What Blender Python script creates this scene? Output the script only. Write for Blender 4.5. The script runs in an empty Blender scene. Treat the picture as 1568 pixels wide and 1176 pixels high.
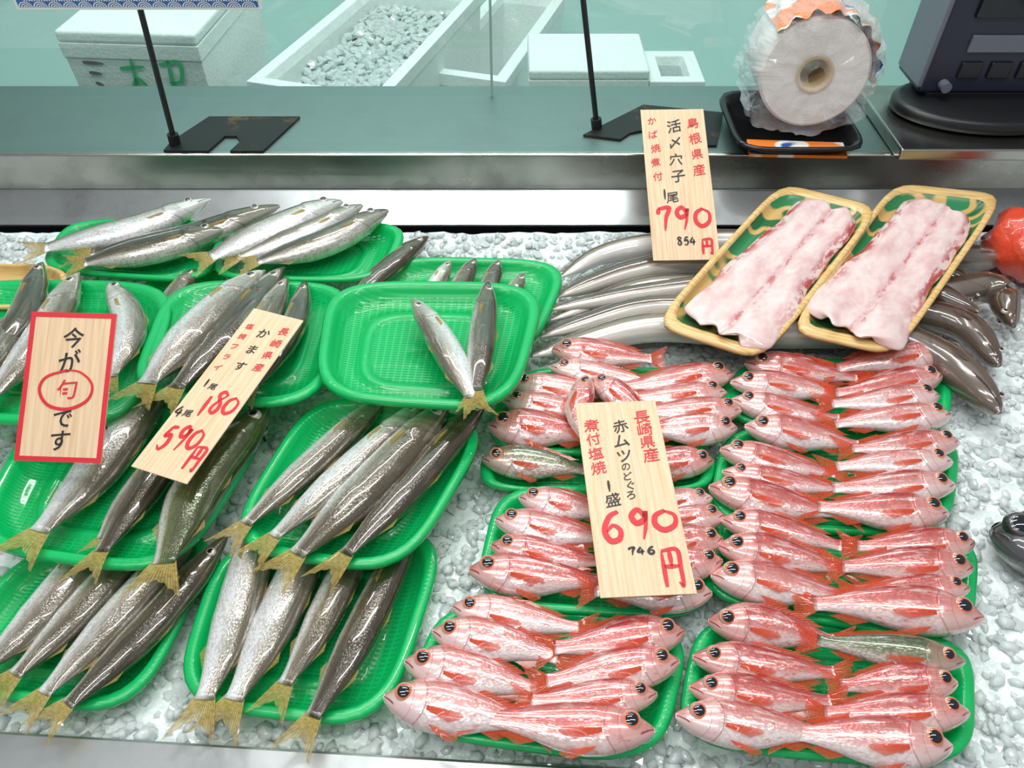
import bpy, math, random
import numpy as np
from mathutils import Vector, Matrix
random.seed(7); np.random.seed(7)
S=bpy.context.scene
# ---------------------------------------------------------------- unprojection helpers (image pixels, cast through the camera pose -> world metres)
PITCH=math.radians(46); FP=1176.0; CH=0.70
cp,sp=math.cos(PITCH),math.sin(PITCH)
def ray(px,py):
    u=(px-784)/FP; v=(588-py)/FP
    return Vector((u, cp+v*sp, -sp+v*cp))
def U(px,py,z=0.0):
    d=ray(px,py); t=(CH-z)/(-d.z); p=d*t; return Vector((p.x,p.y,z))
def UY(px,py,y):
    d=ray(px,py); t=y/d.y; return Vector((d.x*t,y,CH+d.z*t))
def depth(px,py,z): return (CH-z)/(-ray(px,py).z)
# ---------------------------------------------------------------- node helpers
def newmat(name,base=(.8,.8,.8),rough=.5,metal=0,**kw):
    m=bpy.data.materials.new(name); m.use_nodes=True
    b=m.node_tree.nodes['Principled BSDF']
    b.inputs['Base Color'].default_value=(*base,1); b.inputs['Roughness'].default_value=rough
    b.inputs['Metallic'].default_value=metal
    for k,v in kw.items(): b.inputs[k.replace('_',' ')].default_value=v
    return m,m.node_tree,b
def si(nt,sock,v):
    if isinstance(v,bpy.types.NodeSocket): nt.links.new(v,sock)
    elif isinstance(v,tuple) and len(v)==3 and sock.type=='RGBA': sock.default_value=(*v,1)
    else: sock.default_value=v
def M(nt,op,a,b=None,c=None,clamp=False):
    n=nt.nodes.new('ShaderNodeMath'); n.operation=op; n.use_clamp=clamp
    for i,x in enumerate((a,b,c)):
        if x is not None: si(nt,n.inputs[i],x)
    return n.outputs[0]
def MIX(nt,f,a,b,mode='MIX'):
    n=nt.nodes.new('ShaderNodeMix'); n.data_type='RGBA'; n.blend_type=mode
    si(nt,n.inputs[0],f); si(nt,n.inputs[6],a); si(nt,n.inputs[7],b); return n.outputs[2]
def NOISE(nt,vec,scale,detail=3,rough=.5):
    n=nt.nodes.new('ShaderNodeTexNoise'); n.inputs['Scale'].default_value=scale
    n.inputs['Detail'].default_value=detail; n.inputs['Roughness'].default_value=rough
    if vec is not None: nt.links.new(vec,n.inputs['Vector'])
    return n.outputs['Fac']
def VOR(nt,vec,scale,feat='F1'):
    n=nt.nodes.new('ShaderNodeTexVoronoi'); n.feature=feat; n.inputs['Scale'].default_value=scale
    if vec is not None: nt.links.new(vec,n.inputs['Vector'])
    return n
def RAMP(nt,f,stops):
    n=nt.nodes.new('ShaderNodeValToRGB'); e=n.color_ramp.elements
    while len(e)<len(stops): e.new(.5)
    for i,(p,c) in enumerate(stops):
        e[i].position=p; e[i].color=(*c,1) if len(c)==3 else c
    nt.links.new(f,n.inputs[0]); return n.outputs[0]
def SS(nt,x,a,b):
    n=nt.nodes.new('ShaderNodeMapRange'); n.interpolation_type='SMOOTHSTEP'
    si(nt,n.inputs[0],x); n.inputs[1].default_value=a; n.inputs[2].default_value=b; return n.outputs[0]
def BUMP(nt,h,strength,dist,b):
    n=nt.nodes.new('ShaderNodeBump'); n.inputs['Strength'].default_value=strength
    n.inputs['Distance'].default_value=dist; nt.links.new(h,n.inputs['Height']); nt.links.new(n.outputs[0],b.inputs['Normal'])
def OBJ(nt,scale=None):
    n=nt.nodes.new('ShaderNodeTexCoord').outputs['Object']
    if scale:
        mp=nt.nodes.new('ShaderNodeMapping'); mp.inputs['Scale'].default_value=scale; nt.links.new(n,mp.inputs[0]); n=mp.outputs[0]
    return n
def ATTR(nt,name='fuv'):
    a=nt.nodes.new('ShaderNodeAttribute'); a.attribute_name=name
    s=nt.nodes.new('ShaderNodeSeparateXYZ'); nt.links.new(a.outputs['Vector'],s.inputs[0]); return s.outputs
def COMB(nt,x,y,z):
    n=nt.nodes.new('ShaderNodeCombineXYZ')
    for i,v in enumerate((x,y,z)): si(nt,n.inputs[i],v)
    return n.outputs[0]
# ---------------------------------------------------------------- mesh helpers
def mesh_obj(name,verts,faces,mats,midx=None,attr=None,smooth=True,parent=None,attr_name='fuv'):
    me=bpy.data.meshes.new(name); me.from_pydata([tuple(v) for v in verts],[],faces)
    for m in mats: me.materials.append(m)
    if midx: me.polygons.foreach_set('material_index',midx)
    me.polygons.foreach_set('use_smooth',[smooth]*len(me.polygons))
    if attr is not None:
        a=me.attributes.new(attr_name,'FLOAT_VECTOR','POINT'); a.data.foreach_set('vector',np.array(attr,dtype=np.float32).ravel())
    me.update()
    o=bpy.data.objects.new(name,me); S.collection.objects.link(o)
    if parent: o.parent=parent
    return o
def group(name,loc=(0,0,0)):
    e=bpy.data.objects.new(name,None); e.empty_display_size=.05; S.collection.objects.link(e); return e
def box(name,x0,x1,y0,y1,z0,z1,mat,bev=.003,parent=None):
    v=[(x0,y0,z0),(x1,y0,z0),(x1,y1,z0),(x0,y1,z0),(x0,y0,z1),(x1,y0,z1),(x1,y1,z1),(x0,y1,z1)]
    f=[(0,3,2,1),(4,5,6,7),(0,1,5,4),(1,2,6,5),(2,3,7,6),(3,0,4,7)]
    o=mesh_obj(name,v,f,[mat],smooth=False,parent=parent)
    if bev:
        b=o.modifiers.new('bev','BEVEL'); b.width=bev; b.segments=3
    return o
def prism(name,poly,z0,z1,mat,parent=None,bev=0):
    n=len(poly); v=[(p[0],p[1],z0) for p in poly]+[(p[0],p[1],z1) for p in poly]
    f=[tuple(range(n))[::-1],tuple(range(n,2*n))]+[(i,(i+1)%n,n+(i+1)%n,n+i) for i in range(n)]
    o=mesh_obj(name,v,f,[mat],smooth=False,parent=parent)
    if bev: b=o.modifiers.new('bev','BEVEL'); b.width=bev; b.segments=2
    return o
def tube(name,p0,p1,r,mat,parent=None,n=14):
    p0=Vector(p0);p1=Vector(p1); T=(p1-p0).normalized(); a=T.orthogonal().normalized(); b=T.cross(a)
    v=[];f=[]
    for p in (p0,p1):
        for i in range(n):
            th=2*math.pi*i/n; v.append(p+a*r*math.cos(th)+b*r*math.sin(th))
    f=[(i,(i+1)%n,n+(i+1)%n,n+i) for i in range(n)]+[tuple(range(n))[::-1],tuple(range(n,2*n))]
    return mesh_obj(name,v,f,[mat],smooth=False,parent=parent)
def catmull(P,n):
    P=[np.array(p,dtype=float) for p in P]
    if len(P)==2: P=[P[0],(P[0]+P[1])/2,P[1]]
    Q=[2*P[0]-P[1]]+P+[2*P[-1]-P[-2]]; out=[]
    for i in range(1,len(Q)-2):
        for k in range(n):
            t=k/n; a,b,c,d=Q[i-1],Q[i],Q[i+1],Q[i+2]
            out.append(.5*((2*b)+(-a+c)*t+(2*a-5*b+4*c-d)*t*t+(-a+3*b-3*c+d)*t**3))
    out.append(P[-1]); return np.array(out)
# ---------------------------------------------------------------- fish materials
def fishmat(name,dors,mid,belly,head,metal=.3,rough=.28,sx=50,sy=9,line=(.12,.03,.03),blot=None,scale_amt=.35,dsplit=(.30,.55,.80),streak=None,samt=.5,headamt=.5,blotr=(.56,.72),bumpn=.2):
    m,nt,b=newmat(name,rough=rough,metal=metal)
    t,d,s=ATTR(nt)[:3]
    oi=nt.nodes.new('ShaderNodeObjectInfo').outputs['Random']
    vec=COMB(nt,M(nt,'ADD',M(nt,'MULTIPLY',t,5.0),M(nt,'MULTIPLY',oi,40.0)),M(nt,'MULTIPLY',d,1.2),s)
    n1=NOISE(nt,vec,1.6,3,.55)
    x=M(nt,'ADD',M(nt,'MULTIPLY_ADD',d,.5,.5),M(nt,'MULTIPLY_ADD',n1,.20,-.10))
    x=M(nt,'ADD',x,M(nt,'MULTIPLY_ADD',oi,.14,-.07))
    col=RAMP(nt,x,[(0,belly),(dsplit[0],belly),(dsplit[1],mid),(dsplit[2],dors),(1,dors)])
    vs=COMB(nt,M(nt,'ADD',M(nt,'MULTIPLY',t,5.0),M(nt,'MULTIPLY',oi,9.0)),M(nt,'MULTIPLY',d,4.0),M(nt,'MULTIPLY',oi,9.0))
    n2=NOISE(nt,vs,1.5,2,.5)
    if streak: col=MIX(nt,M(nt,'MULTIPLY',SS(nt,n2,.50,.72),samt),col,streak)
    if blot:
        n3=NOISE(nt,vec,3.2,3,.6); col=MIX(nt,M(nt,'MULTIPLY',SS(nt,n3,*blotr),.7),col,blot)
    hm=M(nt,'SUBTRACT',1.0,SS(nt,t,.20,.27))
    col=MIX(nt,M(nt,'MULTIPLY',hm,headamt),col,head)
    sv=COMB(nt,M(nt,'MULTIPLY',t,float(sx)),M(nt,'MULTIPLY',d,float(sy)),0.0)
    vo=VOR(nt,sv,1.0); dist=vo.outputs['Distance']
    bodym=M(nt,'SUBTRACT',1.0,hm)
    sc=M(nt,'MULTIPLY',SS(nt,dist,.30,.8),M(nt,'MULTIPLY',bodym,scale_amt))
    col=MIX(nt,sc,col,MIX(nt,.6,col,(dors[0]*.5,dors[1]*.5,dors[2]*.5)))
    ml=M(nt,'ABSOLUTE',M(nt,'ADD',M(nt,'ADD',d,.12),M(nt,'MULTIPLY',t,4.2)))
    mm=M(nt,'MULTIPLY',M(nt,'SUBTRACT',1.0,SS(nt,ml,.02,.12)),M(nt,'SUBTRACT',1.0,SS(nt,t,.07,.085)))
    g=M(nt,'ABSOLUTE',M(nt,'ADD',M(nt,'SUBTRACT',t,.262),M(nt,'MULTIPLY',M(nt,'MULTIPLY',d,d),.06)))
    gm=M(nt,'MULTIPLY',M(nt,'SUBTRACT',1.0,SS(nt,g,.001,.008)),.45)  # gill edge: skin marking with the groove's shade painted into its colour
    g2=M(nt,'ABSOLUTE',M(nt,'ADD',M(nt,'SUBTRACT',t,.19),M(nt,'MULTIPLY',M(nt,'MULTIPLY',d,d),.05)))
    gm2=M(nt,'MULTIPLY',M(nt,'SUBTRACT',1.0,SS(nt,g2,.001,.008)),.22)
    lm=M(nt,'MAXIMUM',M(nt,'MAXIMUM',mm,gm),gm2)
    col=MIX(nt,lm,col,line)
    nt.links.new(col,b.inputs['Base Color'])
    h=M(nt,'SUBTRACT',M(nt,'ADD',M(nt,'MULTIPLY',M(nt,'MULTIPLY',dist,bodym),-.5),M(nt,'MULTIPLY',n2,bumpn)),lm)
    BUMP(nt,h,.42,.0010,b)
    nt.links.new(M(nt,'MULTIPLY_ADD',n1,.24,rough-.08),b.inputs['Roughness'])
    b.inputs['Coat Weight'].default_value=1.0; b.inputs['Coat Roughness'].default_value=.05; b.inputs['Coat IOR'].default_value=1.65
    b.inputs['Specular IOR Level'].default_value=.8
    return m
def finmat(name,c1,c2,tr=.35,alpha=.2):
    m,nt,b=newmat(name,rough=.25,Coat_Weight=.5)
    t,d,s=ATTR(nt)[:3]
    w=M(nt,'SINE',M(nt,'MULTIPLY',d,48.0)); 
    n=NOISE(nt,COMB(nt,M(nt,'MULTIPLY',t,4.0),d,0.0),3,3)
    col=MIX(nt,SS(nt,n,.3,.7),c1,c2); col=MIX(nt,M(nt,'MULTIPLY_ADD',w,.12,.12),col,(c1[0]*.5,c1[1]*.5,c1[2]*.5))
    nt.links.new(col,b.inputs['Base Color']); BUMP(nt,w,.4,.001,b)
    tl=nt.nodes.new('ShaderNodeBsdfTranslucent'); nt.links.new(col,tl.inputs[0])
    mx=nt.nodes.new('ShaderNodeMixShader'); mx.inputs[0].default_value=tr
    nt.links.new(b.outputs[0],mx.inputs[1]); nt.links.new(tl.outputs[0],mx.inputs[2])
    tp=nt.nodes.new('ShaderNodeBsdfTransparent'); m2=nt.nodes.new('ShaderNodeMixShader')
    nt.links.new(M(nt,'MULTIPLY_ADD',SS(nt,t,.2,1.0),.35,alpha),m2.inputs[0])
    nt.links.new(mx.outputs[0],m2.inputs[1]); nt.links.new(tp.outputs[0],m2.inputs[2])
    nt.links.new(m2.outputs[0],nt.nodes['Material Output'].inputs[0]); return m
PUP=newmat('eye_pupil',(.006,.008,.016),.05,Coat_Weight=1.0)[0]
IRR=newmat('iris_orange',(.72,.16,.06),.15,Coat_Weight=.8)[0]
IRS=newmat('iris_silver',(.66,.58,.50),.15,.3,Coat_Weight=.8)[0]
PK=dict(metal=.24,rough=.18,sx=44,sy=8,line=(.34,.04,.04),scale_amt=.36,samt=.75)
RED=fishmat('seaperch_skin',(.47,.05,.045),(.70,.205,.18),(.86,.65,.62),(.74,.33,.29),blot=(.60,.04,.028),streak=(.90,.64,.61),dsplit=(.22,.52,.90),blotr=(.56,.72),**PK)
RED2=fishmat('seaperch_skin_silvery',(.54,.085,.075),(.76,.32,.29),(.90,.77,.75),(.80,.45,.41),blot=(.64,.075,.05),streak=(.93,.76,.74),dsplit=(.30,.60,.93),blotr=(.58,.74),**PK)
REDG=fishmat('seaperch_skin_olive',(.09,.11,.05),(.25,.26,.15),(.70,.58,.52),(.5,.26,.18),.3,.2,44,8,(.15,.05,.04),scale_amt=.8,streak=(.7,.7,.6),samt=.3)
REDF=finmat('seaperch_fin',(.85,.055,.015),(.90,.17,.06),alpha=.12)
KW=dict(metal=.32,rough=.17,sx=95,sy=14,scale_amt=.50,headamt=.45,bumpn=.08)
KAM=fishmat('barracuda_skin',(.115,.092,.055),(.29,.25,.175),(.84,.84,.81),(.30,.26,.18),line=(.06,.05,.04),dsplit=(.30,.46,.64),streak=(.60,.57,.50),samt=.3,**KW)
KAMS=fishmat('barracuda_skin_silver',(.18,.15,.105),(.50,.46,.40),(.92,.93,.92),(.48,.44,.36),line=(.10,.09,.07),dsplit=(.42,.60,.80),streak=(.84,.84,.82),samt=.35,**KW)
KAMD=fishmat('barracuda_skin_dark',(.058,.044,.024),(.145,.115,.068),(.62,.60,.54),(.155,.125,.075),line=(.03,.02,.01),dsplit=(.20,.36,.55),streak=(.34,.30,.20),samt=.3,**KW)
KAMG=fishmat('barracuda_skin_green',(.060,.075,.018),(.17,.19,.065),(.72,.73,.62),(.12,.13,.05),line=(.03,.03,.01),dsplit=(.20,.36,.65),streak=(.38,.38,.24),samt=.3,**KW)
KAMF=finmat('barracuda_fin',(.42,.27,.05),(.70,.52,.14),alpha=.08)
EKW=dict(metal=.06,rough=.14,sx=5,sy=3,scale_amt=0.0,headamt=.9,bumpn=.05)
EEL=fishmat('eel_skin',(.060,.036,.022),(.13,.082,.050),(.66,.61,.54),(.085,.046,.028),line=(.03,.015,.01),dsplit=(.28,.36,.60),streak=(.22,.155,.10),samt=.35,**EKW)
EEL2=fishmat('eel_skin_pale',(.10,.065,.042),(.26,.20,.14),(.80,.77,.72),(.095,.055,.034),line=(.03,.015,.01),dsplit=(.38,.46,.68),streak=(.40,.33,.25),samt=.35,**EKW)
EELF=finmat('eel_fin',(.12,.075,.05),(.25,.17,.12))
BLK=fishmat('dark_fish_skin',(.02,.02,.025),(.05,.05,.06),(.2,.2,.2),(.03,.03,.035),.2,.25,40,9,(.01,.01,.01),dsplit=(.1,.3,.5))
DIR=newmat('iris_dark',(.10,.09,.08),.2,Coat_Weight=.8)[0]
KINDS={
 'perch':dict(t=[0,.02,.05,.10,.16,.25,.35,.48,.62,.73,.80,.86],top=[.09,.20,.34,.58,.82,1.0,1,.90,.66,.42,.31,.32],bot=[.13,.29,.44,.62,.78,.93,.96,.82,.52,.35,.28,.30],
    w=[.06,.20,.36,.50,.56,.58,.56,.46,.32,.18,.10,.03],tf=(.88,.035),ty=.32,eye=(.122,.20,.34),pup=.66),
 'kamasu':dict(t=[0,.03,.08,.14,.22,.32,.45,.58,.70,.78,.83,.86],top=[.10,.26,.46,.68,.86,.95,1,.98,.82,.58,.44,.44],bot=[.12,.30,.48,.66,.84,.96,1,.96,.74,.50,.40,.44],
    w=[.06,.24,.44,.58,.70,.76,.76,.70,.5,.30,.15,.04],tf=(1.12,.055),ty=.46,eye=(.115,.20,.26),pup=.60),
 'eel':dict(t=[0,.008,.02,.045,.08,.13,.2,.4,.6,.8,.93,1.0],top=[.15,.35,.55,.8,.95,1,1,1,.95,.85,.6,.1],bot=[.15,.38,.55,.78,.95,1,1,1,.95,.85,.6,.1],
    w=[.15,.4,.6,.8,.95,1,1,.98,.9,.8,.5,.04],tf=None,ty=.1,eye=(.028,.42,.22),pup=.6),
}
REF_UP=Vector((0,1,0)); 
def fish(name,kind,pts,w,z0,z1,mats,ref=REF_UP,roll=20,fores=.84,zmid=None):
    K=KINDS[kind]; n=len(pts)
    zs=[z0+(z1-z0)*i/(n-1) for i in range(n)]
    if zmid is not None: zs[n//2]=zmid
    W=[U(p[0],p[1],z) for p,z in zip(pts,zs)]
    path=catmull([tuple(p) for p in W],24)
    seg=np.linalg.norm(np.diff(path,axis=0),axis=1); cum=np.concatenate([[0],np.cumsum(seg)]); L=cum[-1]
    mid=pts[n//2] if n>2 else ((pts[0][0]+pts[1][0])/2,(pts[0][1]+pts[1][1])/2)
    H=w/2*depth(mid[0],mid[1],(z0+z1)/2)/FP/fores
    def loc(t,d,s):
        x=t*L
        p=np.array([np.interp(x,cum,path[:,k]) for k in range(3)])
        a=np.array([np.interp(min(max(x-.03*L,0),L*.94),cum,path[:,k]) for k in range(3)]); c=np.array([np.interp(min(max(x+.03*L,L*.06),L),cum,path[:,k]) for k in range(3)])
        T=Vector(c-a).normalized(); up=(Vector((0,0,1))-T*T.z).normalized(); D=up.cross(T).normalized()
        if D.dot(ref)<0: D=-D
        r=math.radians(roll); D2=D*math.cos(r)+up*math.sin(r); S2=up*math.cos(r)-D*math.sin(r)
        return Vector(p)+D2*d+S2*s
    tt=np.array(K['t']); te=tt[-1]
    ns=46; ring=20
    ts=te*(np.linspace(0,1,ns)**1.25)
    def prof(k,t):
        q=np.interp([t-.012,t-.006,t,t+.006,t+.012],tt,K[k]); return float(q.mean()) if t>.02 else float(q[2])
    V=[];F=[];MI=[];A=[]
    for t in ts:
        tp,bt,ww=prof('top',t)*H,prof('bot',t)*H,prof('w',t)*H
        for k in range(ring):
            ph=2*math.pi*k/ring; sn,cs=math.sin(ph),math.cos(ph)
            if kind!='eel':
                g=.262-.06*sn*sn
                f=1+.10*max(0,min(1,(t-.12)/.1))*(1 if t<g else max(0,1-(t-g)/.012))
            else: f=1
            d=(tp if sn>0 else bt)*math.copysign(abs(sn)**.92,sn); s=ww*f*math.copysign(abs(cs)**.9,cs)
            V.append(loc(t,d,s)); A.append((t,sn,cs))
    for i in range(ns-1):
        for k in range(ring):
            a=i*ring+k; b=i*ring+(k+1)%ring
            F.append((a,b,b+ring,a+ring)); MI.append(0)
    F.append(tuple(range(ring))); MI.append(0)
    F.append(tuple(range((ns-1)*ring,ns*ring))[::-1]); MI.append(0)
    def strip(base,tip,rows=3,bow=0.0,mi=1):
        s0=len(V); nn=len(base)
        for r in range(rows+1):
            q=r/rows
            for i in range(nn):
                b=base[i];c=tip[i]
                V.append(loc(b[0]*(1-q)+c[0]*q,b[1]*(1-q)+c[1]*q,b[2]*(1-q)+c[2]*q+bow*math.sin(q*3.14)))
                A.append((q,i/(nn-1)*2-1,0))
        for r in range(rows):
            for i in range(nn-1):
                a=s0+r*nn+i; F.append((a,a+1,a+1+nn,a+nn)); MI.append(mi)
    if K['tf']:
        sp_,fk=K['tf']; nn=13; base=[];tip=[]
        for i in range(nn):
            q=i/(nn-1)*2-1
            base.append((te-.015,q*K['ty']*H*.95,0))
            tip.append((1.0-fk*(1-abs(q)**1.3)*1.3+(.004 if i%2 else -.004),q*sp_*H,random.uniform(-.03,.03)*H))
        strip(base,tip,4,random.uniform(-.05,.08)*H)
    if kind=='perch':
        nn=10; strip([(.32+.40*i/9,prof('top',.32+.40*i/9)*H*.95,0) for i in range(nn)],[(.38+.41*i/9,(prof('top',.32+.40*i/9)+(.13 if i%2 else .08)*(1-i/14))*H,.02*H) for i in range(nn)],2)
        strip([(.58+.14*i/6,-prof('bot',.58+.14*i/6)*H*.94,0) for i in range(7)],[(.68+.11*i/6,-(prof('bot',.58+.14*i/6)+.16-.015*i)*H,0) for i in range(7)],2)
        strip([(.30+.03*i/5,(-.70-.18*i/5)*H,.42*H-.05*i/5*H) for i in range(6)],[(.47+.01*i-.004*i*i,(-.92-.05*i)*H,.34*H) for i in range(6)],3,.06*H)
        for sgn in (1,-1):
            strip([(.272,(-.10-.16*i/6)*H,sgn*.57*H) for i in range(7)],[(.49-.009*abs(i-2)**1.6,(-.14-.065*i+random.uniform(-.02,.02))*H,sgn*.54*H) for i in range(7)],5,sgn*.06*H)
    elif kind=='kamasu':
        strip([(.40+.10*i/5,prof('top',.42)*H*.96,0) for i in range(6)],[(.47+.07*i/5,(1.12-.04*i)*H,0) for i in range(6)],2)
        strip([(.64+.08*i/5,prof('top',.66)*H*.9,0) for i in range(6)],[(.70+.06*i/5,(1.02-.08*i)*H,0) for i in range(6)],2)
        strip([(.64+.08*i/5,-prof('bot',.66)*H*.9,0) for i in range(6)],[(.70+.06*i/5,-(1.0-.08*i)*H,0) for i in range(6)],2)
        for sgn in (1,-1):
            strip([(.27,(-.1-.20*i/5)*H,sgn*.72*H) for i in range(6)],[(.36-.004*i,(-.12-.22*i/5)*H,sgn*.76*H) for i in range(6)],2,sgn*.03*H)
    else:
        nn=24; strip([(.2+.78*i/(nn-1),prof('top',.2+.78*i/(nn-1))*H*.95,0) for i in range(nn)],[(.2+.79*i/(nn-1),(prof('top',.2+.78*i/(nn-1))+.28)*H,0) for i in range(nn)],1)
        for sgn in (1,-1):
            strip([(.105,(-.02-.25*i/5)*H,sgn*.96*H) for i in range(6)],[(.150-.003*i,(-.02-.62*i/5)*H,sgn*1.15*H) for i in range(6)],2,sgn*.05*H)
    et,ed,er=K['eye']; R=er*H; ww=prof('w',et)*H*1.0*math.sqrt(max(.05,1-(ed/prof('top',et))**2)) ; seg=16
    for sgn in (1,-1):
        s0=len(V); rings=[(1.15,-.45),(1.02,.02),(.98,.10),(.90,.19),(.78,.25),(K['pup']+.03,.29),(K['pup'],.31),(.3,.40)]
        for rr,hh in rings:
            for k in range(seg):
                ph=2*math.pi*k/seg
                V.append(loc(et+rr*R*math.cos(ph)/L,ed*H+rr*R*math.sin(ph),sgn*(ww+hh*R))); A.append((0,0,0))
        V.append(loc(et,ed*H,sgn*(ww+.42*R))); A.append((0,0,0))
        for r in range(len(rings)-1):
            for k in range(seg):
                a=s0+r*seg+k;b=s0+r*seg+(k+1)%seg
                F.append((a,b,b+seg,a+seg)); MI.append(4 if r<3 else (2 if r<5 else 3))
        for k in range(seg):
            F.append((s0+(len(rings)-1)*seg+k,s0+(len(rings)-1)*seg+(k+1)%seg,len(V)-1)); MI.append(3)
    return mesh_obj(name,V,F,mats,MI,A)
PM=[RED,REDF,IRR,PUP,IRS]; PM2=[RED2,REDF,IRR,PUP,IRS]; PG=[REDG,REDF,IRR,PUP,IRS]
def kmats(c): return [c,KAMF,IRS,PUP,IRS]
# ---------------------------------------------------------------- trays
def traymat(name,kind):
    m,nt,b=newmat(name,(.01,.50,.16),.25)
    x,y,r=ATTR(nt,'tuv')[:3]
    if kind=='green':
        sx=M(nt,'ABSOLUTE',M(nt,'SINE',M(nt,'MULTIPLY',x,math.pi/.0085))); sy=M(nt,'ABSOLUTE',M(nt,'SINE',M(nt,'MULTIPLY',y,math.pi/.0045)))
        hole=M(nt,'MULTIPLY',M(nt,'GREATER_THAN',sx,.45),M(nt,'GREATER_THAN',sy,.66))
        fl=M(nt,'MULTIPLY',M(nt,'LESS_THAN',r,.86),M(nt,'GREATER_THAN',M(nt,'ABSOLUTE',M(nt,'SUBTRACT',r,.60)),.06))
        hole=M(nt,'MULTIPLY',hole,fl)
        n=NOISE(nt,OBJ(nt),9,2)
        col=MIX(nt,n,(.003,.46,.125),(.010,.66,.20)); nt.links.new(col,b.inputs['Base Color'])
        b.inputs['Coat Weight'].default_value=.6
        tl=nt.nodes.new('ShaderNodeBsdfTranslucent'); tl.inputs[0].default_value=(.02,.92,.28,1)
        mx=nt.nodes.new('ShaderNodeMixShader'); mx.inputs[0].default_value=.3
        nt.links.new(b.outputs[0],mx.inputs[1]); nt.links.new(tl.outputs[0],mx.inputs[2])
        tr=nt.nodes.new('ShaderNodeBsdfTransparent'); m2=nt.nodes.new('ShaderNodeMixShader')
        nt.links.new(M(nt,'MULTIPLY',hole,.4),m2.inputs[0]); nt.links.new(mx.outputs[0],m2.inputs[1]); nt.links.new(tr.outputs[0],m2.inputs[2])
        nt.links.new(m2.outputs[0],nt.nodes['Material Output'].inputs[0])
        BUMP(nt,M(nt,'ADD',M(nt,'MULTIPLY',sx,.5),sy),.25,.0008,b)
    else:
        g=NOISE(nt,COMB(nt,M(nt,'MULTIPLY',x,8.0),M(nt,'MULTIPLY',y,120.0),0.0),3,4)
        gold=MIX(nt,SS(nt,g,.35,.7),(.80,.55,.24),(.62,.37,.12))
        q=NOISE(nt,COMB(nt,x,y,0.0),16,1)
        ins=MIX(nt,SS(nt,q,.40,.44),(.012,.14,.05),(.62,.40,.14))
        ins=MIX(nt,SS(nt,q,.50,.53),ins,(.03,.22,.08))
        col=MIX(nt,M(nt,'GREATER_THAN',r,.91),ins,gold) if kind=='gold' else gold
        nt.links.new(col,b.inputs['Base Color'])
    return m
TG=traymat('green_plastic','green'); TW=traymat('woodgrain_foam','gold'); TW2=traymat('woodgrain_plain','plain')
def tray(name,C,zf,zn,mat,dep=.018,n=4.0,bulge=1.0):
    W=[U(*C[0],zf),U(*C[1],zf),U(*C[2],zn),U(*C[3],zn)]
    lx=((W[1]-W[0]).length+(W[2]-W[3]).length)/2; ly=((W[0]-W[3]).length+(W[1]-W[2]).length)/2
    nrm=((W[1]-W[3]).cross(W[0]-W[2])).normalized()
    if nrm.z<0: nrm=-nrm
    def q(a,b):
        a=(a+1)/2; b=(b+1)/2
        return W[3]*(1-a)*(1-b)+W[2]*a*(1-b)+W[1]*a*b+W[0]*(1-a)*b
    prof=[(.0,-1),(.25,-1),(.5,-1),(.55,-1),(.555,-.93),(.63,-.93),(.635,-1),(.74,-1),(.80,-.93),(.85,-.75),(.90,-.32),(.925,-.05),(.94,0),(.985,0),(1.0,-.08),(1.004,-.28)]
    seg=64; V=[];F=[];A=[]
    for sc,h in prof:
        for k in range(seg):
            th=2*math.pi*k/seg; c,s_=math.cos(th),math.sin(th)
            den=(abs(c)**n+abs(s_)**n)**(1/n); a,b=c/den*bulge*sc,s_/den*bulge*sc
            V.append(q(a,b)+nrm*h*dep); A.append((a*lx/2,b*ly/2,sc))
    for i in range(len(prof)-1):
        for k in range(seg):
            a=i*seg+k;b=i*seg+(k+1)%seg
            F.append((a,b,b+seg,a+seg))
    o=mesh_obj(name,V,F,[mat],attr=A,attr_name='tuv')
    so=o.modifiers.new('sol','SOLIDIFY'); so.thickness=.0014; so.offset=-1
    return o
GT='green_plastic_tray'
TR_=[([(105,335),(352,338),(318,432),(55,412)],.052,.052),
 ([(372,342),(628,340),(585,430),(312,425)],.052,.052),
 ([(585,392),(875,398),(812,545),(560,520)],.040,.042),
 ([(-90,428),(278,430),(205,650),(-120,640)],.055,.085),
 ([(262,428),(545,432),(490,622),(188,608)],.055,.085),
 ([(505,430),(838,432),(785,628),(478,606)],.078,.098),
 ([(60,612),(428,628),(270,882),(-60,835)],.045,.058),
 ([(480,600),(758,640),(618,880),(335,835)],.048,.058),
 ([(40,835),(345,805),(205,1100),(-130,1045)],.018,.022),
 ([(340,825),(690,805),(590,1118),(258,1075)],.018,.022),
 ([(232,418),(350,412),(330,470),(210,470)],.035,.035),
 ([(782,560),(1140,566),(1092,698),(738,690)],.018,.024),
 ([(735,690),(1100,690),(1085,752),(742,750)],.012,.018),
 ([(765,738),(1118,755),(1090,950),(722,925)],.018,.024),
 ([(680,915),(1060,955),(1010,1172),(600,1118)],.018,.024),
 ([(1130,548),(1460,552),(1452,662),(1112,650)],.018,.024),
 ([(1112,648),(1472,655),(1455,822),(1082,802)],.018,.024),
 ([(1098,785),(1500,812),(1488,990),(1075,920)],.018,.024),
 ([(1072,935),(1490,972),(1492,1180),(1032,1140)],.018,.024)]
for C,zf,zn in TR_: tray(GT,C,zf,zn,TG,dep=.022 if zf>.07 else .018)
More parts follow.
